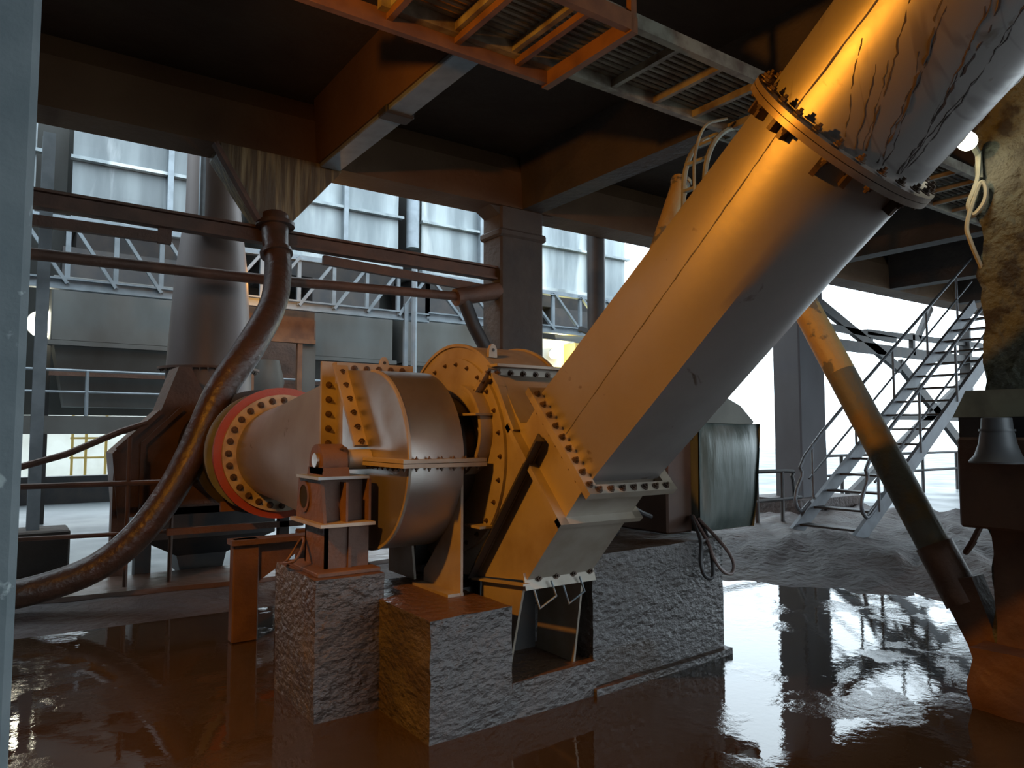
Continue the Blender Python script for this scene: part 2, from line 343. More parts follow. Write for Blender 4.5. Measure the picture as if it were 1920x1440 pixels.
# encrusted right column
t = thing('encrusted_column', 'lumpy grey-green encrusted column at the right edge with brown muddy base', 'column', (5.4, 1.7, 0))
def crusty(name, a, b, m, amp, n=(10, 10, 40), taper=0, seed=0):
    bm = NB(); abox(bm, a, b)
    bmesh.ops.subdivide_edges(bm, edges=[e for e in bm.edges if abs((e.verts[0].co-e.verts[1].co).z) > .05], cuts=n[2], use_grid_fill=True)
    bmesh.ops.subdivide_edges(bm, edges=[e for e in bm.edges if abs((e.verts[0].co-e.verts[1].co).z) < .01], cuts=n[0], use_grid_fill=True)
    cx, cy = (a[0]+b[0])/2, (a[1]+b[1])/2
    for v in bm.verts:
        d = Vector((v.co.x-cx, v.co.y-cy, 0)); L = max(d.length, .01)
        k = noise.noise(v.co*5+Vector((seed, 0, 0)))*amp + noise.noise(v.co*14)*amp*.4
        d = d/L*(L*.93+k) if L > .2 else d
        v.co.x = cx+d.x; v.co.y = cy+d.y; v.co.z += noise.noise(v.co*4)*amp*.3
    return finish(name, bm, m, t, True)
crusty('shaft', (5.0, 1.3, .35), (5.75, 2.04, 5.95), CRUST, .05, (9, 9, 70))
crusty('mud_base', (4.78, 1.1, -.1), (5.85, 2.12, .36), RUSTB, .05, (12, 12, 6), seed=4)
crusty('shaft_casing', (4.98, 1.3, .3), (5.74, 2.03, 1.1), RUSTB, .02, (6, 6, 8), seed=2)
t = thing('steel_box', 'brown square steel box clamped round the encrusted column, under the grey bell', 'box', (5.1, 1.7, 1.1))
box('body', (4.76, 1.2, 1.08), (5.5, 2.08, 1.62), RUSTB, t, .015)
box('dark_band', (4.78, 1.22, 1.62), (5.5, 2.07, 1.74), DARK, t)
prism('sloping_lid', [(1.2, 1.74), (2.10, 1.74), (2.02, 1.90), (1.3, 1.90)], 'x', 4.77, 5.5, TRAY, t)
tube('hook', catmull([(4.95, 2.04, 1.08), (4.93, 2.08, .98), (4.97, 2.14, .90), (5.02, 2.11, .97)], 5), .018, RUSTB, t, 8)
t = thing('bell', 'grey flared metal bell hanging on the brown box at the right edge', 'bell', (4.70, 1.86, 1.45))
bc = (4.62, 1.80)
lathe('bell_shell', bc, [(.06, 1.735), (.075, 1.73), (.08, 1.66), (.085, 1.64), (.095, 1.58), (.115, 1.52), (.145, 1.485), (.142, 1.475), (.10, 1.50)], BELLM, t)
ring('bell_band', (bc[0], bc[1], 1.655), (0, 0, 1), .07, .09, .012, BELLM, t, 24)
bar('bracket', (bc[0], bc[1], 1.70), (4.9, 1.9, 1.72), .03, .02, DARK, t)

# yellow diagonal braces
t = thing('diagonal_brace', 'long flaking yellow and grey pipe brace slanting down to the right column', 'brace', (5.1, 2.2, .3))
tube('painted_length', [(5.12, 3.02, 2.09), (5.12, 3.62, 3.25)], .106, YEL, t, 20)
tube('bare_length', [(5.12, 2.30, .70), (5.12, 3.03, 2.11)], .105, BAREP, t, 20)
tube('end_sleeve', [(5.12, 2.22, .55), (5.12, 2.40, .90)], .118, RUSTB, t, 20)
prism('gusset', [(2.0, .35), (2.16, .28), (2.36, .68), (2.14, .74)], 'x', 5.03, 5.2, RUSTB, t)
t = thing('diagonal_brace', 'pale yellow pipe end showing above the left edge of the big duct', 'brace', (4.3, 5.3, 0))
tube('pipe', [(3.99, 5.3, -.02), (5.98, 5.3, 4.40)], .10, YEL, t, 16)
ring('end_cap', (5.96, 5.3, 4.36), (1.63, 0, 3.6), .001, .115, .04, YEL, t, 16)

# ============================================================ PLINTHS
t = thing('concrete_plinth', 'rough wet grey-brown concrete plinth nearest the camera, stepped, carrying fan and motor', 'plinth', (3, 4, 0))
def rough_block(name, poly, z0, z1, parent, amp=.008, m=PLIN, cut=.05):
    bm = NB(); aprism(bm, poly, 'z', z0, z1)
    for _ in range(6):
        es = [e for e in bm.edges if e.calc_length() > cut*1.8]
        if not es or len(bm.faces) > 9000: break
        bmesh.ops.subdivide_edges(bm, edges=es, cuts=1, use_grid_fill=True)
    bmesh.ops.triangulate(bm, faces=[f for f in bm.faces if len(f.verts) > 4])
    for v in bm.verts:
        p = v.co
        v.co += Vector((noise.noise(p*7), noise.noise(p*7+Vector((9, 0, 0))), noise.noise(p*5+Vector((0, 9, 0)))*.5))*amp + Vector((noise.noise(p*22), noise.noise(p*22+Vector((5, 0, 0))), 0))*amp*.6
    return finish(name, bm, m, parent, True)
rough_block('front_block', [(1.90, 3.47), (2.45, 3.50), (2.45, 4.62), (1.90, 4.62)], -.1, .646, t)
rough_block('recess_floor', [(2.45, 3.50), (3.12, 3.53), (3.12, 4.62), (2.45, 4.62)], -.1, .21, t)
rough_block('motor_block', [(3.12, 3.56), (4.49, 3.64), (4.49, 5.1), (3.12, 5.1)], -.1, .86, t)
rough_block('recess_back', [(2.45, 4.1), (3.12, 4.1), (3.12, 4.8), (2.45, 4.8)], .2, .64, t)
rough_block('footing_lip', [(3.1, 3.50), (4.52, 3.585), (4.52, 3.66), (3.1, 3.60)], -.1, .045, t)
t = thing('concrete_plinth', 'tall narrow brown concrete plinth under the bearing pedestal', 'plinth', (1.7, 4.5, 0))
rough_block('block', [(1.50, 4.10), (1.93, 4.10), (1.93, 4.83), (1.50, 4.83)], -.1, .80, t)

# ============================================================ FAN
fan = thing('centrifugal_fan', 'large dirty stainless centrifugal fan with round inlet box and angled outlet', 'fan', (2.4, 4.3, .65))
def arc(cy, cz, r, a0, a1, n=40):
    return [(cy+r*math.cos(math.radians(a0+(a1-a0)*i/n)), cz+r*math.sin(math.radians(a0+(a1-a0)*i/n))) for i in range(n+1)]
CY, CZ, R = 4.44, 1.475, .58
IX0, IX1 = 1.967, 2.341
ib = prism('inlet_box', arc(CY, CZ, R, 90, 270)+[(4.9, .90), (4.9, 2.09)], 'x', IX0, IX1, STEEL, fan, True)
# raised rim along the left edge of the drum
bm = NB(); o_ = arc(CY, CZ, R+.006, 92, 268); i_ = arc(CY, CZ, R-.012, 268, 92); aprism(bm, o_+i_, 'x', IX0-.006, IX0+.012); finish('edge_weld', bm, PLATE, fan, True)
# wedge and transition to the round inlet
wx0, wx1 = 2.03, 2.40
loft('wedge_piece', [[(IX0, 4.9, .90), (IX1, 4.9, .90), (IX1, 4.9, 2.09), (IX0, 4.9, 2.09)], [(wx0, 5.2, .93), (wx1, 5.2, .93), (wx1, 5.2, 2.06), (wx0, 5.2, 2.06)]], PLATE, fan, False)
RC = (2.24, 7.1, 1.45)
def rectring(x0, x1, z0, z1, y, n=64):
    out = []
    for k in range(n):
        a = 2*PI*k/n+PI/4; c, s = math.cos(a), math.sin(a); q = 1/max(abs(c), abs(s))
        out.append(((x0+x1)/2+c*q*(x1-x0)/2, y, (z0+z1)/2+s*q*(z1-z0)/2))
    return out
def circ(c, r, y, n=64): return [(c[0]+r*math.cos(2*PI*k/n+PI/4), y, c[2]+r*math.sin(2*PI*k/n+PI/4)) for k in range(n)]
rr0 = rectring(wx0, wx1, .93, 2.06, 5.2); rr1 = circ(RC, .44, 7.08)
loft('inlet_transition', [[tuple(Vector(a).lerp(Vector(b_), k/6)) for a, b_ in zip(rr0, rr1)] for k in range(7)], DUCT, fan)
# flange 1 (at y=5.2)
def rframe(name, x0, x1, z0, z1, y, w_, th, m, parent, front=True):
    bm = NB()
    abox(bm, (x0-w_, y-th/2, z0-w_), (x0, y+th/2, z1+w_)); abox(bm, (x1, y-th/2, z0-w_), (x1+w_, y+th/2, z1+w_))
    abox(bm, (x0, y-th/2, z1), (x1, y+th/2, z1+w_)); abox(bm, (x0, y-th/2, z0-w_), (x1, y+th/2, z0))
    return finish(name, bm, m, parent)
f1 = rframe('duct_flange', wx0, wx1, .93, 2.06, 5.2, .115, .03, PLATE, fan)
bolts((wx0-.06, 5.185, 1.03), (wx0-.06, 5.185, 2.0), 10, (0, -1, 0), .017, f1)
bolts((wx0, 5.185, 2.12), (wx1, 5.185, 2.12), 4, (0, -1, 0), .017, f1)
f2 = rframe('duct_flange', IX0, IX1+.08, 2.06, 2.07, 4.86, .07, .025, PLATE, fan)
bm = NB(); asweep(bm, (IX0-.04, 4.87, 2.13), (IX0-.04, 4.47, 1.56), rect(.1, .025), (0, 1, 0)); fs = finish('slanted_flange', bm, PLATE, fan)
bolts((IX0-.04, 4.825, 2.07), (IX0-.04, 4.475, 1.59), 6, (0, -.8, -.4), .016, fs)
bolts((IX0+.06, 4.845, 2.10), (IX1+.06, 4.845, 2.10), 5, (0, -1, 0), .016, f2)
def lug(p, s, parent, ax='y'):
    x, y, z = p; prof = [(-.6*s, 0), (.6*s, 0), (.55*s, s), (.3*s, 1.5*s), (0, 1.65*s), (-.3*s, 1.5*s), (-.55*s, s)]
    bm = NB(); aprism(bm, [(x+a, z+b_) for a, b_ in prof], ax, y-.012, y+.012); o = finish('lifting_lug', bm, PLATE, parent)
    bm = NB(); aring(bm, (x, y-.015, z+.9*s), (0, 1, 0), .001, .2*s, .03, 12); finish('lug_eye', bm, DARK, o); return o
lug((2.26, 4.86, 2.10), .06, fan)
# red inlet flange
rf = ring('red_flange', (RC[0], 7.12, RC[2]), (0, 1, 0), .44, .635, .05, RED, fan, 64)
cf = ring('bolted_flange', (RC[0], 7.085, RC[2]), (0, 1, 0), .42, .565, .035, CREAM, fan, 64)
for k in range(28):
    a = 2*PI*k/28; bolt((RC[0]+.51*math.cos(a), 7.085, RC[2]+.51*math.sin(a)), (0, -1, 0), .022, cf)
# horizontal split flange of the inlet box
bm = NB(); zf = 1.468
aprism(bm, [(IX0-.07, 3.80), (IX1+.13, 3.80), (IX1+.13, 3.90), (IX0, 3.90), (IX0, 4.5), (IX0-.07, 4.5)], 'z', zf, zf+.022)
aprism(bm, [(IX0-.07, 3.80), (IX1+.13, 3.80), (IX1+.13, 3.90), (IX0, 3.90), (IX0, 4.5), (IX0-.07, 4.5)], 'z', zf-.028, zf-.004)
sf = finish('split_flange', bm, PLATE, fan)
bolts((IX0+.03, 3.83, zf-.028), (IX1+.08, 3.83, zf-.028), 6, (0, 0, -1), .012, sf)
bolts((IX0-.035, 3.86, zf-.028), (IX0-.035, 4.45, zf-.028), 9, (0, 0, -1), .012, sf)
bolts((IX0+.03, 3.83, zf+.022), (IX1+.08, 3.83, zf+.022), 6, (0, 0, 1), .009, sf)
# shaft stub at the bearing side
tube('shaft', [(1.60, 4.44, 1.475), (1.99, 4.44, 1.475)], .045, STEEL, fan, 20)
# right side plate carrying the inlet box down to the plinth
prism('support_plate', [(3.885, .648), (3.885, 1.46), (4.05, 1.46), (4.05, 1.05), (4.36, .74), (4.36, .648)], 'x', 2.335, 2.352, PLATE, fan)
prism('support_plate', [(4.9, .648), (4.9, 1.2), (4.6, 1.2), (4.5, .648)], 'x', 2.335, 2.352, PLATE, fan)
box('base_foot', (2.25, 3.89, .646), (2.36, 4.36, .665), PLATE, fan)
# inlet bell between the box and the scroll
tube('inlet_bell', [(2.34, 4.4, 1.5), (2.56, 4.4, 1.5)], .40, DARK, fan, 40)
# scroll casing
SX0, SX1 = 2.55, 3.05
scroll_arc = arc(4.35, 1.5, .745, 46, 131, 22)          # over the top, from the back (+y) to the front
top = [(4.35+.745*math.cos(math.radians(a)), 1.5+.745*math.sin(math.radians(a))) for a in [i*6.5-70 for i in range(0, 32)]]
top = [p for p in top if True]
prof = []
for i in range(0, 45):
    a = math.radians(-95 + i*(229/44.)); rr = .745 + max(0, (math.degrees(a)*-1-0))*0.0006
    prof.append((4.35+rr*math.cos(a), 1.5+rr*math.sin(a)))
# front: down the cut-off tongue, out to the outlet, and back along the bottom
prof += [(3.79, 2.005), (3.70, 1.90), (3.60, 1.76), (3.55, 1.705), (3.49, 1.705), (3.35, 1.84), (2.93, 1.40), (3.49, .782), (4.00, .726)]
sc = prism('scroll_casing', prof, 'x', SX0, SX1, PLATE, fan, True)
bm = NB(); e0 = [(a, b_) for a, b_ in arc(4.35, 1.5, .76, 134, -60, 60)]; e1 = arc(4.35, 1.5, .74, -60, 134, 60); aprism(bm, e0+e1, 'x', SX0-.012, SX0+.01); finish('rim', bm, PLATE, fan, True)
bm = NB(); aprism(bm, e0+e1, 'x', SX1-.01, SX1+.012); finish('rim', bm, PLATE, fan, True)
# raised cover ring on the side plate
bm = NB(); aprism(bm, arc(4.35, 1.5, .66, 0, 354, 59), 'x', SX0-.022, SX0, ); cv = finish('side_cover', bm, PLATE, fan)
for k in range(26):
    a = 2*PI*k/26; bolt((SX0-.022, 4.35+.615*math.cos(a), 1.5+.615*math.sin(a)), (-1, 0, 0), .011, cv)
# curved guard over the inlet bell, with shelf
bm = NB(); g0 = arc(4.1, 1.74, .30, 150, 30, 14); aprism(bm, arc(4.12, 1.66, .30, 100, 250, 14)+arc(4.12, 1.66, .27, 250, 100, 14), 'x', 2.44, SX0-.02); finish('guard_band', bm, PLATE, fan, True)
prism('bracket_shelf', [(3.82, 1.755), (4.3, 1.755), (4.3, 1.77), (3.82, 1.77)], 'x', 2.40, SX0, PLATE, fan)
prism('bracket_shelf', [(3.80, 1.055), (3.98, 1.055), (3.98, 1.07), (3.80, 1.07)], 'x', 2.42, SX0, PLATE, fan)
# cover plate rib + folded edge on the side of the outlet; shade of its unlit face is in the dark colour
bm = NB(); asweep(bm, (SX0-.035, 3.30, 1.62), (SX0-.035, 4.02, .745), rect(.07, .012), (1, 0, 0)); asweep(bm, (SX0-.065, 3.28, 1.60), (SX0-.065, 4.0, .725), rect(.008, .055), (1, 0, 0)); finish('stiffener', bm, DARK, fan)
# top split flange of the scroll
bm = NB(); aprism(bm, [(SX0-.05, 3.73), (SX1+.05, 3.73), (SX1+.05, 3.83), (SX0-.05, 3.83)], 'z', 2.06, 2.078); aprism(bm, [(SX0-.05, 3.80), (SX1+.05, 3.80), (SX1+.05, 3.825), (SX0-.05, 3.825)], 'z', 1.985, 2.06)
tf = finish('split_flange', bm, PLATE, fan)
bolts((SX0, 3.80, 2.025), (SX1, 3.80, 2.025), 6, (0, -1, 0), .015, tf)
bm = NB(); asweep(bm, (SX0-.03, 3.80, 2.06), (SX0-.03, 3.98, 1.90), rect(.03, .09), (1, 0, 0)); sb = finish('flange_return', bm, PLATE, fan)
bolts((SX0-.05, 3.82, 2.03), (SX0-.05, 3.96, 1.92), 3, (-1, 0, 0), .014, sb)
lug((2.62, 3.97, 2.14), .055, fan, 'y')
# edge strip along the front of the scroll side plate
bm = NB()
for a, b_ in (((3.82, 2.03), (3.73, 1.93)), ((3.73, 1.93), (3.615, 1.74)), ((3.615, 1.74), (3.56, 1.66))):
    asweep(bm, (SX0-.02, *a), (SX0-.02, *b_), rect(.02, .06), (1, 0, 0))
finish('edge_strip', bm, PLATE, fan)
# outlet collar straps and the outlet flange (frames square to the outlet axis)
ax_o = Vector((0, -.735, .678)); dn = Vector((0, -.678, -.735))     # along the outlet / across it towards its underside
def oframe(name, top_pt, L, wd, th, m, parent, over=.05):
    """rectangular collar round the outlet: side bars at SX0, SX1, plus top and bottom bars"""
    t0 = Vector((0, *top_pt)); bm = NB(); parts = []
    for x in (SX0-wd/2, SX1+wd/2):
        asweep(bm, t0+Vector((x, 0, 0))-dn*over, t0+Vector((x, 0, 0))+dn*(L+over), rect(wd, th), ax_o)
    for q in (-over/2, L+over/2):
        asweep(bm, t0+dn*q+Vector((SX0-wd, 0, 0)), t0+dn*q+Vector((SX1+wd, 0, 0)), rect(over, th) , ax_o)
    return finish(name, bm, m, parent)
oframe('collar', (3.585, 1.655), .655, .06, .035, PLATE, fan, .05)
LF = .665
ofl = oframe('outlet_flange', (3.345, 1.85), LF, .075, .045, PLATE, fan, .06)
for i in range(9):
    p = Vector((SX0-.045, 3.345, 1.85))+dn*(LF*(i/8.)); bolt(p+ax_o*.024, ax_o, .014, ofl); bolt(p-ax_o*.024, -ax_o, .014, ofl)
for i in range(7):
    p = Vector((SX0+.0+i*.083, 3.345, 1.85))+dn*(LF+.035); bolt(p+ax_o*.024, ax_o, .014, ofl)
# bottom rim of the outlet and hanging split pins
bm = NB(); asweep(bm, (SX0-.02, 3.49, .775), (SX1+.02, 3.49, .775), rect(.012, .10), (0, .3, 1)); br = finish('bottom_flange', bm, PLATE, fan)
bolts((SX0+.08, 3.485, .79), (SX1-.02, 3.485, .79), 4, (0, -1, 0), .016, br)
bm = NB(); asweep(bm, (SX0-.03, 3.45, .766), (SX0-.03, 4.02, .712), rect(.05, .012)); finish('lower_edge', bm, PLATE, fan)
for x in (2.60, 2.82):
    tube('split_pin', [(x-.02, 3.46, .73), (x+.015, 3.45, .62), (x+.13, 3.44, .68), (x+.10, 3.45, .77)], .007, GALV, fan, 6)
# stand under the outlet
prism('stand_plate', [(3.50, .755), (3.66, .205), (4.02, .205), (3.95, .72)], 'x', 2.535, 2.55, PLATE, fan)
prism('stand_plate', [(3.50, .80), (3.60, .205), (3.98, .205), (3.95, .74)], 'x', 2.99, 3.005, PLATE, fan)
box('stand_web', (2.55, 4.0, .205), (2.99, 4.02, .72), DARK, fan)

# ============================================================ DISCHARGE DUCT
dd = thing('discharge_duct', 'big stainless discharge duct climbing from the fan to the upper right', 'duct', (2.8, 2.2, 1.6))
A0 = Vector((2.80, 3.14, 1.625)); RCN = Vector((2.80, 1.615, 2.865)); axd = (RCN-A0).normalized()
up_d = Vector((1, 0, 0)).cross(axd); up_d = up_d if up_d.z > 0 else -up_d       # square to the duct, upper side
NS = 64; RD = .362
def rsec(c, hw, hh, rnd, udir):
    out = []
    for k in range(NS):
        a = 2*PI*k/NS+PI/4; cs, sn = math.cos(a), math.sin(a); q = 1/max(abs(cs), abs(sn))
        sq = Vector((cs*q*hw, sn*q*hh)); ci = Vector((cs*RD, sn*RD)); v = sq.lerp(ci, rnd)
        out.append(tuple(c+Vector((1, 0, 0))*v.x+udir*v.y))
    return out
rings = [rsec(A0.lerp(RCN, t_/10.), .25, LF/2-.01, t_/10., (-dn).lerp(up_d, t_/10.).normalized()) for t_ in range(11)]
loft('square_to_round_duct', rings, DUCT, dd)
END = RCN+axd*4.8
loft('round_duct', [rsec(RCN.lerp(END, t_/8.), .3, .3, 1, up_d) for t_ in range(9)], DRIP, dd)
rg = ring('ring_flange', RCN-axd*.028, axd, RD-.01, RD+.07, .024, RIMM, dd, 72)
rg2 = ring('ring_flange', RCN-axd*.001, axd, RD-.01, RD+.07, .022, RIMM, dd, 72)
_, s_, u_ = frame(axd)
for k in range(26):
    a = 2*PI*k/26+.1; v = s_*math.cos(a)+u_*math.sin(a)
    bolt(RCN+v*(RD+.042)+axd*.028, axd, .015, rg2); 
    if k % 2: bolt(RCN+v*(RD+.042)-axd*.028, -axd, .015, rg)
for a, L_ in ((2.75, .06), (2.95, .05), (3.25, .045), (3.4, .045), (3.9, .07), (4.2, .05), (4.9, .06)):
    v = -Vector((1, 0, 0))*math.cos(a-3.3)+up_d*-math.sin(a-3.3)
    p = RCN+v*(RD+.012)-axd*.03
    bar('clip', p, p-axd*L_*1.1, .022, .05, BOLT, dd, up=v)
for q, (f0, s0, w0) in enumerate(((18, .34, .006), (30, .52, .008), (33, .30, .006), (38, .33, .005), (44, .62, .012), (50, .40, .006), (55, .95, .011), (62, .85, .008), (68, .6, .006), (76, 1.1, .008), (86, .8, .006), (25, .9, .005))):
    rng = random.Random(q); f = math.radians(f0-32*s0); sx = s0; pts = []
    while sx > .045 and len(pts) < 60:
        n_ = Vector((-math.cos(f), 0, 0))-up_d*math.sin(f)
        pts.append(RCN+axd*sx+n_*(RD-w0*.4)); st = .028
        sx -= .63*st*(1+rng.uniform(-.2, .2)); f += math.cos(f)*.77/RD*st*.55+rng.uniform(-.02, .02)
    bm = NB(); atube(bm, pts, [w0*rng.uniform(.35, .8) for _ in pts], 6); finish('mud_drip', bm, DRIPM, dd, True)
# weld seams (a bead along the left-hand side)
def seam(pts, r, name='weld_seam', j=.004):
    bm = NB(); q = []
    n = 60
    for i in range(n+1):
        f = i/n*(len(pts)-1); k = min(int(f), len(pts)-2); p = Vector(pts[k]).lerp(Vector(pts[k+1]), f-k)
        q.append(p+Vector((random.uniform(-j, j)*.4, random.uniform(-j, j), random.uniform(-j, j))))
    atube(bm, q, [r*random.uniform(.6, 1.3) for _ in q], 5); return finish(name, bm, DUCT, dd, True)
ki = min(range(NS), key=lambda k: Vector(rings[10][k]).x + abs((Vector(rings[10][k])-RCN).dot(up_d)))
seam([rings[i][ki] for i in range(11)], .0032, j=.0015)
seam([tuple(Vector(rings[10][ki])+axd*.03), tuple(Vector(rings[10][ki])+axd*3.2)], .0055, j=.004)
for kk, sgn in ((NS*3//4, 1),):
    seam([tuple(RCN-up_d*(RD*.8)+Vector((-RD*.6, 0, 0))*(-1)+axd*.03), tuple(RCN-up_d*(RD*.8)+Vector((RD*.6, 0, 0))+axd*2.5)], .005)

# ============================================================ BEARING PEDESTAL
bp_ = thing('bearing_pedestal', 'rusty brown steel bearing pedestal in front of the inlet box', 'bearing pedestal', (1.7, 4.4, .8))
box('base_plate', (1.53, 4.16, .80), (1.93, 4.74, .825), BROWN, bp_, .004)
bm = NB(); abox(bm, (1.62, 4.62, .82), (1.90, 4.64, 1.08)); abox(bm, (1.62, 4.28, .82), (1.90, 4.30, 1.08)); abox(bm, (1.62, 4.28, .82), (1.64, 4.64, 1.08)); abox(bm, (1.76, 4.26, .82), (1.78, 4.30, 1.08)); finish('column_box', bm, BROWN, bp_)
prism('shelf_plate', [(1.56, 4.20), (1.91, 4.20), (1.91, 4.76), (1.56, 4.76)], 'z', 1.08, 1.10, PLATE, bp_)
bm = NB(); aprism(bm, [(4.26, 1.10), (4.76, 1.10), (4.72, 1.36), (4.32, 1.36)], 'x', 1.60, 1.62); finish('end_plate', bm, BROWN, bp_)
bm = NB(); aring(bm, (1.594, 4.60, 1.24), (1, 0, 0), .001, .075, .012, 24); finish('oval_hole', bm, BLACK, bp_)  # black disc painted for the shade inside the hole
bm = NB(); aring(bm, (1.590, 4.60, 1.24), (1, 0, 0), .075, .10, .014, 24); finish('hole_rim', bm, BROWN, bp_)
bm = NB(); abox(bm, (1.62, 4.36, 1.10), (1.90, 4.38, 1.36)); abox(bm, (1.74, 4.26, 1.10), (1.755, 4.38, 1.34)); abox(bm, (1.89, 4.26, 1.10), (1.905, 4.70, 1.36)); finish('web_plate', bm, BROWN, bp_)
box('top_plate', (1.57, 4.28, 1.36), (1.90, 4.68, 1.378), GALV, bp_)
bm = NB(); aprism(bm, arc(4.46, 1.45, .125, -30, 210, 20), 'x', 1.62, 1.78); aprism(bm, [(4.30, 1.378), (4.62, 1.378), (4.60, 1.43), (4.32, 1.43)], 'x', 1.62, 1.78); hb = finish('bearing_housing', bm, BROWN, bp_, True)
tube('seal_sleeve', [(1.78, 4.44, 1.475), (1.965, 4.44, 1.475)], .065, PLATE, bp_, 24)
tube('retaining_ring', [(1.775, 4.44, 1.475), (1.80, 4.44, 1.475)], .085, BOLT, bp_, 20)
for a in range(4): bolt((1.76, 4.44+.1*math.cos(a*PI/2+.8), 1.475+.1*math.sin(a*PI/2+.8)), (-1, 0, 0), .012, hb)
# rusty wire loop lying on the plinth
tag(tube('rope_loop', [(1.52, 4.70, .82), (1.46, 4.55, .84), (1.47, 4.40, .87), (1.53, 4.45, .92), (1.60, 4.60, .97), (1.60, 4.68, .95), (1.56, 4.72, .86), (1.52, 4.70, .82)], .009, BROWN, None, 6, curve=5), 'loop of rusty brown wire resting on the narrow plinth', 'wire')

# ============================================================ MOTOR
mt = thing('electric_motor', 'boxy grey-green electric motor under the big duct, hung over the plinth end', 'motor', (4.7, 4.3, .86))
def bulge(name, a, b_, m, parent, amp):
    bm = NB(); abox(bm, a, b_); bmesh.ops.subdivide_edges(bm, edges=list(bm.edges), cuts=9, use_grid_fill=True)
    for v in bm.verts:
        u = (v.co.x-a[0])/(b_[0]-a[0]); w_ = (v.co.z-a[2])/(b_[2]-a[2])
        if v.co.y < a[1]+.01: v.co.y += amp*(1-max(0, math.sin(PI*u))**.5*max(0, math.sin(PI*w_))**.4)*.7 + noise.noise(v.co*3)*.02
        v.co.x += .06*(w_-.5)*(u) - .05*(1-w_)**3*u
        v.co.z += noise.noise(v.co*2.5)*.012
    return finish(name, bm, m, parent, True)
bulge('front_cowl', (4.45, 3.78, .88), (5.19, 4.1, 1.72), MOTOR, mt, .07)
box('side_housing', (4.18, 3.90, .87), (4.47, 4.75, 1.90), MOTB, mt, .015)
box('housing', (4.45, 4.05, .90), (5.12, 4.85, 1.74), MOTB, mt, .02)
prism('sloping_hood', [(4.42, 1.60), (5.12, 1.60), (5.21, 1.74), (5.04, 1.87), (4.82, 1.95), (4.5, 1.95)], 'y', 3.87, 4.7, HOOD, mt)
tube('motor_shaft', [(3.05, 4.35, 1.5), (4.2, 4.35, 1.5)], .055, STEEL, mt, 20)
box('coupling_guard', (3.35, 4.1, .86), (3.9, 4.6, 1.42), DARK, mt, .03)
lathe('drain_cup', (3.55, 3.95), [(.03, .98), (.035, 1.03), (.05, 1.06), (.045, 1.10), (.02, 1.11)], GALV, mt, 16)
tube('flexible_pipe', [(3.55, 3.9, 1.30), (3.62, 3.8, 1.17), (3.78, 3.8, 1.08), (4.0, 3.9, 1.02)], .018, RUBBER, mt, 8, curve=5)
for i, (col_, lab, pts) in enumerate((
    (RUBBER, 'black cable loop hanging from the motor, left of the two', [(4.40, 3.86, 1.0), (4.20, 3.60, .86), (4.14, 3.55, .72), (4.17, 3.54, .62), (4.25, 3.54, .60), (4.28, 3.56, .70), (4.40, 3.7, .85), (4.46, 3.84, .98)]),
    (CABLE, 'reddish cable loop hanging from the motor, right of the two', [(4.42, 3.86, 1.0), (4.30, 3.62, .84), (4.28, 3.55, .74), (4.35, 3.53, .64), (4.44, 3.52, .61), (4.48, 3.53, .68), (4.42, 3.56, .80), (4.44, 3.82, .98)]))):
    tag(tube('cable_loop', pts, .014, col_, None, 8, curve=6), lab, 'cable')

# ============================================================ LEFT: VESSEL, HOSE, PIPES
v = thing('tapered_vessel', 'tall grey tapered steel vessel standing left behind the inlet duct', 'vessel', (2.2, 10.2, 0))
lathe('vessel_shell', (2.22, 10.2), [(.50, .95), (.535, 1.9), (.53, 2.46), (.50, 3.0), (.45, 3.8), (.35, 4.6), (.33, 7)], VESS, v, 40)
ring('ring_flange', (2.22, 10.2, 2.46), (0, 0, 1), .50, .63, .03, BROWN, v)
for k in range(20):
    a = PI+PI*k/19; bolt((2.22+.59*math.cos(a), 10.2+.59*math.sin(a), 2.46), (0, 0, -1), .018, v)
tube('side_rail', [(1.99, 9.82, 4.2), (1.99, 9.84, 6.5)], .04, GALV, v, 8)
prism('chute', [(.98, 1.42), (1.45, 1.9), (1.62, 2.4), (1.75, 2.4), (2.1, 1.7), (2.1, .72), (1.05, .72)], 'y', 8.95, 9.55, BROWN, v)
bm = NB(); asweep(bm, (1.27, 8.9, 1.52), (1.66, 8.9, 1.92), rect(.06, .05)); asweep(bm, (1.27, 8.9, 1.54), (1.27, 8.9, .75), rect(.05, .05)); asweep(bm, (1.02, 8.9, 1.46), (1.44, 8.9, 1.88), rect(.05, .05)); finish('frame_angle', bm, BROWN, v)
for x in (1.0, 1.24): box('leg', (x, 9.0, 0), (x+.16, 9.2, 1.45), DARK if x > 1.1 else BROWN, v)
loft('hopper', [[(1.25, 8.95, .80), (2.75, 8.95, .80), (2.75, 10.2, .80), (1.25, 10.2, .80)], [(1.30, 8.95, .45), (2.75, 8.95, .45), (2.75, 10.2, .45), (1.30, 10.2, .45)], [(1.7, 9.2, .22), (2.25, 9.2, .22), (2.25, 9.7, .22), (1.7, 9.7, .22)], [(1.75, 9.2, 0), (2.2, 9.2, 0), (2.2, 9.7, 0), (1.75, 9.7, 0)]], DARK, v, False, True)
d2 = thing('inlet_duct', 'dark flexible duct joining the red flange to the tapered vessel', 'duct', (2.19, 8.3, 1))
bm = NB()
atube(bm, [(2.19, 7.17, 1.45), (2.19, 7.2, 1.45), (2.19, 7.24, 1.45), (2.19, 7.34, 1.45), (2.19, 7.38, 1.45), (2.19, 7.5, 1.45), (2.19, 7.54, 1.45), (2.19, 7.7, 1.45), (2.19, 9.6, 1.45)], [.47, .47, .55, .55, .50, .50, .57, .57, .56], 40); finish('bellows', bm, RUBBER, d2, True)
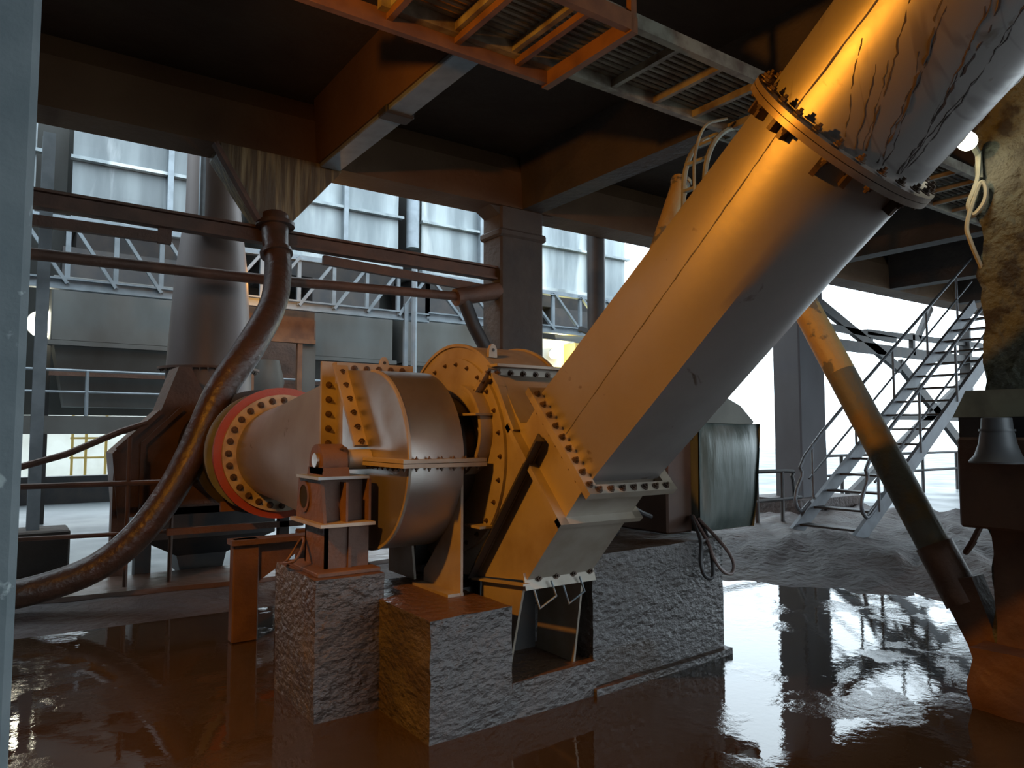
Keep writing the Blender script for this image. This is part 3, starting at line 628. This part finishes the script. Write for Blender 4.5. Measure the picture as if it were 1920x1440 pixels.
ring('clamp_ring', (2.19, 7.42, 1.45), (0, 1, 0), .48, .60, .03, GALV, d2)
ring('clamp_ring', (2.19, 7.72, 1.45), (0, 1, 0), .5, .64, .04, DARK, d2)
box('duct_leg', (2.35, 7.5, 0), (2.45, 7.6, 1.0), DARK, d2); box('cross_member', (1.3, 7.5, .68), (2.6, 7.56, .74), BROWN, d2)
box('orange_bracket', (1.80, 7.62, .86), (2.0, 7.66, .96), ORLIT, d2)
f_ = thing('drain_funnel', 'streaked wet brown funnel under the beam feeding the curved pipe', 'funnel', (2.6, 8.7, 4.2))
loft('funnel_body', [[(2.44, 8.82, 4.2), (2.80, 8.82, 4.2), (2.80, 9.15, 4.2), (2.44, 9.15, 4.2)], [(1.98, 8.80, 5.0), (3.46, 8.80, 5.0), (3.46, 9.4, 5.0), (1.98, 9.4, 5.0)], [(1.98, 8.80, 5.06), (3.46, 8.80, 5.06), (3.46, 9.4, 5.06), (1.98, 9.4, 5.06)]], STREAK, f_, False, True)
bar('edge_angle', (1.90, 8.77, 5.02), (2.42, 8.79, 4.2), .12, .05, BROWN, f_)
h_ = thing('curved_pipe', 'thick wet mud-brown pipe curving down from funnel to the left pillar', 'pipe', (1.5, 7.6, 0))
tube('pipe', [(2.64, 8.85, 4.30), (2.62, 8.75, 3.95), (2.60, 8.55, 3.6), (2.46, 8.25, 3.1), (2.12, 7.9, 2.55), (1.80, 7.8, 2.05), (1.57, 7.75, 1.5), (1.33, 7.7, 1.03), (1.02, 7.7, .62), (.65, 7.75, .36), (.1, 7.8, .22), (-.4, 7.8, .20)], [.16, .155, .155, .15, .155, .15, .145, .14, .135, .13, .125, .12], MUDP, h_, 20, curve=6)
ring('pipe_flange', (2.64, 8.83, 4.16), (0, .1, 1), .15, .23, .05, MUDP, h_, 28)
ring('pipe_flange', (2.61, 8.65, 3.77), (-.05, .4, 1), .15, .19, .05, MUDP, h_, 28)
# brown channel beams and pipe between the columns
t = thing('channel_beam', 'brown rusty channel beam crossing in front of the grey truss', 'beam', (3, 9.05, 4.0))
bar('upper_channel', (-1, 9.05, 4.13), (6.02, 9.05, 4.05), .1, .19, BROWN, t, sec=isec(.16, .20, .03))
bar('lower_channel', (-1, 9.1, 3.88), (1.45, 9.1, 3.90), .08, .12, BROWN, t)
bar('lower_channel', (3.35, 9.1, 3.90), (6.02, 9.1, 3.80), .08, .12, BROWN, t)
bar('hanger', (1.45, 9.1, 3.83), (1.45, 9.1, 4.15), .14, .07, BROWN, t)
t = thing('horizontal_pipe', 'thin brown pipe running level below the channel beam to the column', 'pipe', (2, 9.0, 3.5))
tube('pipe', [(-1, 9.0, 3.50), (2.5, 9.0, 3.53), (5.35, 9.0, 3.62)], .065, BROWN, t, 12)
tube('elbow', [(5.30, 9.0, 3.60), (5.55, 9.0, 3.66), (6.05, 9.0, 3.78)], .13, BROWN, t, 14)
tube('branch', [(5.42, 9.0, 3.62), (5.62, 9.0, 3.2), (5.85, 9.0, 2.85), (5.95, 9.0, 2.6)], .10, DARK, t, 14)
# thin dark column with collar at right of the big column
t = thing('steel_column', 'thin dark round column between the concrete column and the duct', 'column', (8.5, 9.6, 0))
tube('shaft', [(8.55, 9.6, 0), (8.55, 9.6, 6.0)], .16, DARK, t, 16)
ring('collar', (8.55, 9.6, 5.25), (0, 0, 1), .15, .26, .10, DARK, t, 20)

# platform guard rail (left)
t = thing('guard_rail', 'rusty brown two-bar guard rail beside the curved pipe', 'railing', (1, 8.3, 0))
for x in (1.06, 1.47): tube('post', [(x, 8.3, .02), (x, 8.3, 1.16 if x > 1.2 else 1.6)], .022, BROWN, t, 8)
tube('rail', [(-.6, 8.3, 1.14), (1.72, 8.3, 1.13)], .028, BROWN, t, 8); tube('rail', [(-.6, 8.3, .66), (1.47, 8.3, .62)], .022, BROWN, t, 8)
tag(tube('slanting_rod', [(.1, 8.9, 1.28), (.55, 8.9, 1.42), (1.05, 8.9, 1.66), (1.3, 8.9, 1.75)], .035, BROWN, None, 8), 'dark brown rod slanting up to the vessel chute', 'rod')
# steel bracket block left of the narrow plinth
t = thing('steel_support', 'muddy brown steel bracket left of the narrow plinth', 'support', (1.7, 6.0, 0))
box('upright', (1.52, 5.98, 0), (1.72, 6.10, .80), BROWN, t, .01)
box('rear_upright', (2.15, 6.3, 0), (2.35, 6.42, .80), RUSTB, t, .01)
box('top_channel', (1.5, 5.95, .76), (2.5, 6.12, .80), BROWN, t); prism('gusset', [(1.72, .76), (2.2, .76), (1.72, .45)], 'y', 6.02, 6.05, BROWN, t)
# dark tank below the drum
t = thing('steel_drum', 'dark cylindrical drum lying behind the front plinth under the inlet box', 'drum', (2.6, 4.95, .64))
tube('drum_shell', [(2.45, 4.9, .84), (3.1, 4.9, .84)], .20, DARK, t, 24)
box('cradle', (2.5, 4.7, .64), (3.0, 5.1, .70), DARK, t)

# ============================================================ BACKGROUND BUILDING
# grey lattice truss
def truss(name, label, x0, x1, y, zb, zt, n, flip=False):
    t = thing(name, label, 'truss', ((x0+x1)/2, y, zb))
    bar('top_chord', (x0, y, zt), (x1, y, zt), .12, .10, GALV, t, sec=lsec(.14, .12, .02)); bar('bottom_chord', (x0, y, zb), (x1, y, zb), .12, .16, GALV, t, sec=isec(.14, .18, .03))
    for i in range(n+1):
        x = x0+(x1-x0)*i/n; bar('post', (x, y, zb), (x, y, zt), .07, .07, GALV, t, up=(0, 1, 0))
        if i < n:
            x2 = x0+(x1-x0)*(i+1)/n; a, b_ = (zb, zt) if flip else (zt, zb)
            bar('diagonal', (x, y-.04, a), (x2, y-.04, b_), .07, .05, GALV, t)
    return t
truss('lattice_truss', 'grey lattice truss left of the curved pipe, diagonals falling to the right', -.6, 2.7, 13, 3.93, 4.95, 5)
truss('lattice_truss', 'grey lattice truss above the fan, diagonals rising to the right', 3.0, 7.0, 13, 3.96, 4.85, 6, True)
truss('lattice_truss', 'grey lattice truss crossing behind the brown column', 7.0, 13.5, 13, 4.0, 4.85, 8)
# filter boxes with sheet panels
bx = [(-2.65, .30), ( .85, 3.75), (4.35, 7.30), (7.90, 10.80), (11.35, 14.45)]  # first box is added, nearly unseen, to block sky light
labs = ['sheet-metal filter box almost hidden behind the left pillar', 'grey sheet-metal filter box at left above the tapered vessel', 'pale sheet-metal filter box right of the streaked funnel', 'pale sheet-metal filter box left of the brown column', 'pale sheet-metal filter box right of the brown column']
for (a, b_), lb in zip(bx, labs):
    t = thing('filter_box', lb, 'filter box', ((a+b_)/2, 15.8, 5.2), 'row of filter boxes')
    box('core', (a+.03, 15.05, 5.35), (b_-.03, 17, 8.6), HOP, t)
    m_ = a+(b_-a)*.55; SM = SHEET_SHADE if a < 2 else SHEET
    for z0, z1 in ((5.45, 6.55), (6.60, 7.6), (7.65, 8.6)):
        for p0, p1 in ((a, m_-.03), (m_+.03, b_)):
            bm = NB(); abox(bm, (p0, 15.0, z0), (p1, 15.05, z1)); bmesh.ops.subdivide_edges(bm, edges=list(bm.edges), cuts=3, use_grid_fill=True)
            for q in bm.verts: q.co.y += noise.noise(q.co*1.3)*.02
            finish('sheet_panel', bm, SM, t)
    for z in (6.575, 7.625): box('rib', (a-.04, 14.86, z-.03), (b_+.08, 15.0, z+.03), SHEET, t)
    box('rib', (m_-.05, 14.84, 5.45), (m_+.05, 15.0, 8.6), GALV, t)
    box('bottom_ledge', (a-.05, 14.85, 5.36), (b_+.05, 15.0, 5.44), SHEET, t)
    prism('bottom_trough', [(14.9, 5.35), (15.0, 4.95), (16.8, 4.95), (17, 5.35)], 'x', a+.1, b_-.1, DARK, t)
for (a, b_), lb in zip([(-2.6, .2), (.6, 3.2), (5.15, 7.0), (7.3, 10.4), (11.6, 14.2)], ['dark collecting hopper almost hidden behind the left pillar', 'dark collecting hopper left of the tapered vessel', 'dark grey collecting hopper behind the inlet box', 'dull blue-grey collecting hopper behind the scroll casing', 'dark collecting hopper behind the big duct']):  # first hopper is added along with the hidden box, against sky light
    t = thing('hopper', lb, 'hopper', ((a+b_)/2, 15, 1.8), 'collecting hoppers under the filter boxes')
    box('upper_band', (a, 14.6, 3.22), (b_, 15.6, 4.35), HOP, t, .02); box('neck', (a+.15, 15.0, 4.35), (b_-.15, 15.6, 4.96), DARK, t)  # neck's dark colour stands for the darkness behind the truss
    loft('lower_cone', [[(a+.05, 14.62, 3.2), (b_-.05, 14.62, 3.2), (b_-.05, 15.6, 3.2), (a+.05, 15.6, 3.2)], [(a+.25, 14.9, 2.1), (b_-.25, 14.9, 2.1), (b_-.25, 15.5, 2.1), (a+.25, 15.5, 2.1)]], HOP, t, False, True)
    box('ledge', (a-.05, 14.5, 3.14), (b_+.05, 14.62, 3.22), HOP, t); box('ledge', (a, 14.6, 2.62), (b_, 14.7, 2.7), BROWN, t)
tag(tube('downpipe', [(7.62, 14.9, 5.9), (7.62, 14.9, 9)], .15, GALV, None, 14), 'vertical grey downpipe between two pale filter boxes', 'pipe')
t = thing('conduit', 'thin grey vertical conduit just left of the scroll casing', 'conduit', (6.6, 12.8, 0))
tube('conduit_pipe', [(6.62, 12.85, 0), (6.62, 12.85, 5.2)], .06, GALV, t, 8); box('channel', (6.44, 12.9, 0), (6.52, 12.98, 4.2), GALV, t)
# orange-lit doorway frame
t = thing('service_cabin', 'orange-lit steel cabin frame with open window behind the curved pipe', 'cabin', (4.2, 13.4, 2))
box('upper_panel', (3.3, 13.3, 3.38), (4.75, 13.36, 4.0), ORLIT, t); box('lintel', (3.3, 13.22, 3.30), (4.75, 13.34, 3.38), ORLIT, t)
for x in (3.55, 4.42): box('window_frame', (x, 13.24, 2.3), (x+.09, 13.34, 3.30), ORLIT, t)
box('side_panel', (4.5, 13.3, 2.3), (4.78, 13.34, 3.30), HOP, t); box('back_wall', (3.4, 14.2, 1.9), (5.1, 14.3, 3.9), BROWN, t)
lathe('inner_drum', (4.05, 13.8), [(.25, 2.3), (.3, 2.6), (.2, 3.0)], HOP, t, 16)
# walkway
t = thing('walkway', 'grey steel walkway with handrail far behind the left pillar', 'walkway', (1, 14.3, 1.6))
box('deck', (-1.5, 14.1, 1.68), (14.5, 14.9, 1.80), GALV, t); box('kerb_plate', (-1.5, 14.05, 1.62), (14.5, 14.1, 1.92), HOP, t)
tube('rail', [(-1.5, 14.1, 2.68), (14.5, 14.1, 2.68)], .025, GALV, t, 6); tube('rail', [(-1.5, 14.1, 2.32), (14.5, 14.1, 2.32)], .02, GALV, t, 6)
for i in range(9): tube('post', [(-.8+i*1.93, 14.1, 1.7), (-.8+i*1.93, 14.1, 2.68)], .03, GALV, t, 6)
for x in (-.5, 4.7, 9.6, 14): box('leg', (x, 14.3, -.05), (x+.2, 14.5, 1.7), DARK, t)
tag(box('low_wall', (-1, 20, -.05), (5, 20.3, .62), DARK), 'low black kerb wall closing off the yard at left', 'wall')
t = thing('yard_scaffold', 'small yellow framework seen in the bright opening at left', 'scaffold', (1.8, 21.5, 0))
for x in (1.45, 1.75, 2.2):
    bar('upright', (x, 21.5, 0), (x, 21.5, 3.6), .06, .06, YELM, t)
for z in (1.0, 1.5, 2.1): bar('crossbar', (1.4, 21.5, z), (2.3, 21.5, z), .05, .05, YELM, t)
tag(box('pale_building', (-.5, 30, -.05), (9, 36, 3.2), PALE), 'pale low building across the yard at far left', 'building')
# lit cabin behind the column
t = thing('lit_cabin', 'small yellow-lit cabin corner just right of the brown column', 'cabin', (11.6, 14.4, 2.4))
box('back_panel', (10.6, 14.45, 2.2), (12.1, 14.5, 4.0), PALE, t); box('corner_post', (11.75, 14.0, 2.2), (11.9, 14.45, 3.9), YELM, t)
box('shelf', (10.9, 14.2, 2.75), (11.75, 14.45, 2.85), DARK, t); tube('window_bar', [(11.0, 14.3, 3.0), (11.7, 14.3, 3.0)], .03, YELM, t, 6)

# ============================================================ OVERHEAD GRATING, TRAY
t = thing('grating_walkway', 'overhead open grating walkway seen from below, brown-grey bars', 'walkway', (5, 4.4, 4.9))
for y in (4.0, 4.88): bar('side_beam', (2.2, y, 4.9), (14, y, 4.9), .07, .12, GRATE, t)
for i in range(21): bar('rung', (2.3+i*.56, 4.0, 4.89), (2.3+i*.56, 4.88, 4.89), .05, .07, GRATE, t)
for i in range(11): bar('grating_bar', (2.2, 4.07+i*.075, 4.955), (14, 4.07+i*.075, 4.955), .03, .02, GRATE, t)
t = thing('orange_frame', 'orange steel frame hanging below the grating at top centre', 'frame', (3, 4.5, 4.75))
for y in (3.90, 4.95): bar('side_rail', (1.0, y, 4.80), (3.86, y, 4.80), .06, .14, ORLIT, t)
bar('end_rail', (3.86, 3.87, 4.78), (3.86, 5.0, 4.78), .07, .13, ORLIT, t)
for i in range(5): bar('cross_rail', (1.1+i*.6, 3.9, 4.82), (1.1+i*.6, 4.95, 4.82), .05, .06, ORLIT, t)
bar('stay', (3.88, 3.92, 4.8), (3.88, 3.92, 5.35), .06, .05, ORLIT, t)
t = thing('cable_tray', 'curved pale cable ladder bending down behind the big duct', 'cable tray', (5.9, 4.9, 4.2))
cl = catmull([(6.6, 4.95, 4.90), (6.25, 4.95, 4.88), (5.97, 4.95, 4.70), (5.80, 4.95, 4.40), (5.76, 4.95, 4.0), (5.76, 4.95, 3.5)], 5)
for dy in (-.14, .14):
    bm = NB(); atube(bm, [p+Vector((0, dy, 0)) for p in cl], .028, 6); finish('side_rail', bm, TRAY, t, True)
for i in range(2, len(cl)-1, 4): bar('rung', cl[i]+Vector((0, -.14, 0)), cl[i]+Vector((0, .14, 0)), .05, .03, TRAY, t)
tag(tube('white_cable', [(6.0, 4.7, 4.88), (5.72, 4.75, 4.75), (5.62, 4.8, 4.45), (5.60, 4.8, 4.1), (5.62, 4.8, 3.7)], .016, TRAY, None, 6, curve=5), 'single pale cable looping beside the curved cable tray', 'cable')

# ============================================================ RIGHT: STAIRS, RAILS, BRACING
t = thing('steel_staircase', 'steel staircase climbing right beside the grey concrete column', 'staircase', (11, 6.2, 0))
sl = .648
def sp(x, y, dz=0): return (x, y, (x-9.95)*sl+.06+dz)
for y in (5.75, 6.75): bar('stringer', sp(9.9, y), sp(16.5, y), .06, .22, STAIR, t)
for i in range(16): x = 10.15+i*.38; box('tread', (x-.02, 5.77, (x-9.95)*sl+.08), (x+.22, 6.73, (x-9.95)*sl+.11), DARK, t)
for y in (5.72, 6.78):
    tube('handrail', [(10.5, y, .55), (10.25, y, .42), (10.12, y, .62), (10.3, y, .95), sp(10.9, y, .98), sp(16.5, y, .98)], .028, STAIR, t, 8, curve=4)
    tube('mid_rail', [sp(10.5, y, .5), sp(16.5, y, .5)], .018, STAIR, t, 6)
    for i in range(5): x = 10.6+i*1.3; tube('baluster', [sp(x, y), sp(x, y, .98)], .022, STAIR, t, 6)
t = thing('guard_rail', 'dark guard rail with rounded corner left of the grey column', 'railing', (11, 8, 0))
tube('rail', [(8.5, 8, .95), (11.6, 8, .95), (11.85, 8, .85), (11.9, 8, .5), (11.85, 8, .45), (8.5, 8, .45)], .035, DARK, t, 8, curve=3)
for x in (9.6, 10.82, 11.55): tube('post', [(x, 8, -.05), (x, 8, .95)], .035, DARK, t, 8)
t = thing('guard_rail', 'far dark guard rail beyond the staircase, right of the grey column', 'railing', (19, 10, 0))
for z in (.55, 1.05): tube('rail', [(15.2, 10.5, z), (27, 10.5, z)], .04, DARK, t, 6)
for i in range(6): tube('post', [(15.6+i*2.1, 10.5, -.1), (15.6+i*2.1, 10.5, 1.05)], .045, DARK, t, 6)
t = thing('cross_bracing', 'dark steel bracing frame silhouetted against the sky beyond the stairs', 'bracing', (19, 9.6, 0))
yb = 9.7
for a, b_, w_ in (((14.5, 5.1), (19.2, 3.3), .22), ((14.6, 4.2), (19, 4.05), .14), ((19.2, 3.45), (23.6, .6), .26), ((16.6, .1), (24.5, 3.9), .24), ((14.5, 3.75), (27, 3.75), .26), ((17.6, 4.15), (27, 4.3), .14), ((21, 5.1), (20.2, 4.2), .14), ((23, -.1), (23, 5.1), .30), ((19.9, 3.7), (19.9, 4.3), .12), ((15.8, 3.75), (15.8, 4.2), .1), ((17.8, 3.75), (17.8, 4.2), .1), ((18.8, 2.05), (24.5, 2.05), .16), ((25.5, 0), (25.5, 5.1), .3)):
    bar('member', (a[0], yb, a[1]), (b_[0], yb, b_[1]), .12, w_, DARK, t)
t = thing('outer_gantry', 'dark gantry post with diagonal strut left of the grey column', 'gantry', (13, 12, 0))
bar('strut', (10.2, 12, 3.9), (14.6, 12, 2.9), .1, .1, DARK, t); bar('post', (14.3, 12, 0), (14.3, 12, 3.3), .10, .10, PALE, t); bar('tie', (12, 12, 1.75), (14.3, 12, 1.75), .06, .08, DARK, t)

# floodlights
def flood(name, label, p, d, s, m, warm=None):
    t = thing(name, label, 'lamp', p); p = Vector(p); d = Vector(d).normalized()
    bm = NB(); atube(bm, [p-d*s*1.2, p-d*s*.3, p], [s*.45, s*.8, s], 20); finish('lamp_housing', bm, GALV, t, True)
    bm = NB(); atube(bm, [p, p+d*s*.35, p+d*s*.6], [s*.97, s*.8, s*.35], 20); finish('lamp_glass', bm, m, t, True)
    return t
fr = flood('floodlight', 'bright white floodlight fixed high on the encrusted column', (4.80, 1.965, 3.44), (-.7, -.1, -.4), .06, LAMPM)
tube('bracket', [(4.84, 1.97, 3.47), (4.99, 1.98, 3.40), (4.99, 1.98, 3.25)], .02, TRAY, fr, 8)
tag(tube('coiled_cable', [(4.98, 1.97, 3.42), (4.97, 1.98, 3.26), (4.95, 2.0, 3.17), (4.94, 2.03, 3.08), (4.96, 2.01, 3.02), (4.97, 1.95, 3.09), (4.97, 1.94, 3.18), (4.96, 1.97, 3.2), (4.94, 2.04, 2.97), (4.95, 2.03, 2.85), (5.02, 2.0, 2.68)], .014, TRAY, None, 6, curve=6), 'pale cable looped below the floodlight on the encrusted column', 'cable')
flood('floodlight', 'glaring yellow-white floodlight low beside the left pillar', (.52, 15.7, 3.62), (-.05, -.9, -.25), .26, LAMPM)
bar('lamp_post', (.62, 15.9, -.1), (.62, 15.9, 3.7), .1, .1, DARK, bpy.data.objects['floodlight.001'])
flood('bulkhead_lamp', 'small yellow-white lamp in the cabin right of the brown column', (11.25, 14.2, 3.62), (-.2, -.8, -.5), .15, LAMPM)
flood('sodium_lamp', 'orange sodium floodlight high to the left, lighting the fan', (-1.3, 2.95, 4.05), (.9, .1, -.35), .16, LAMPO)
bar('lamp_arm', (-1.4, 2.95, 4.1), (-1.4, 2.95, 5.9), .05, .05, DARK, bpy.data.objects['sodium_lamp'])
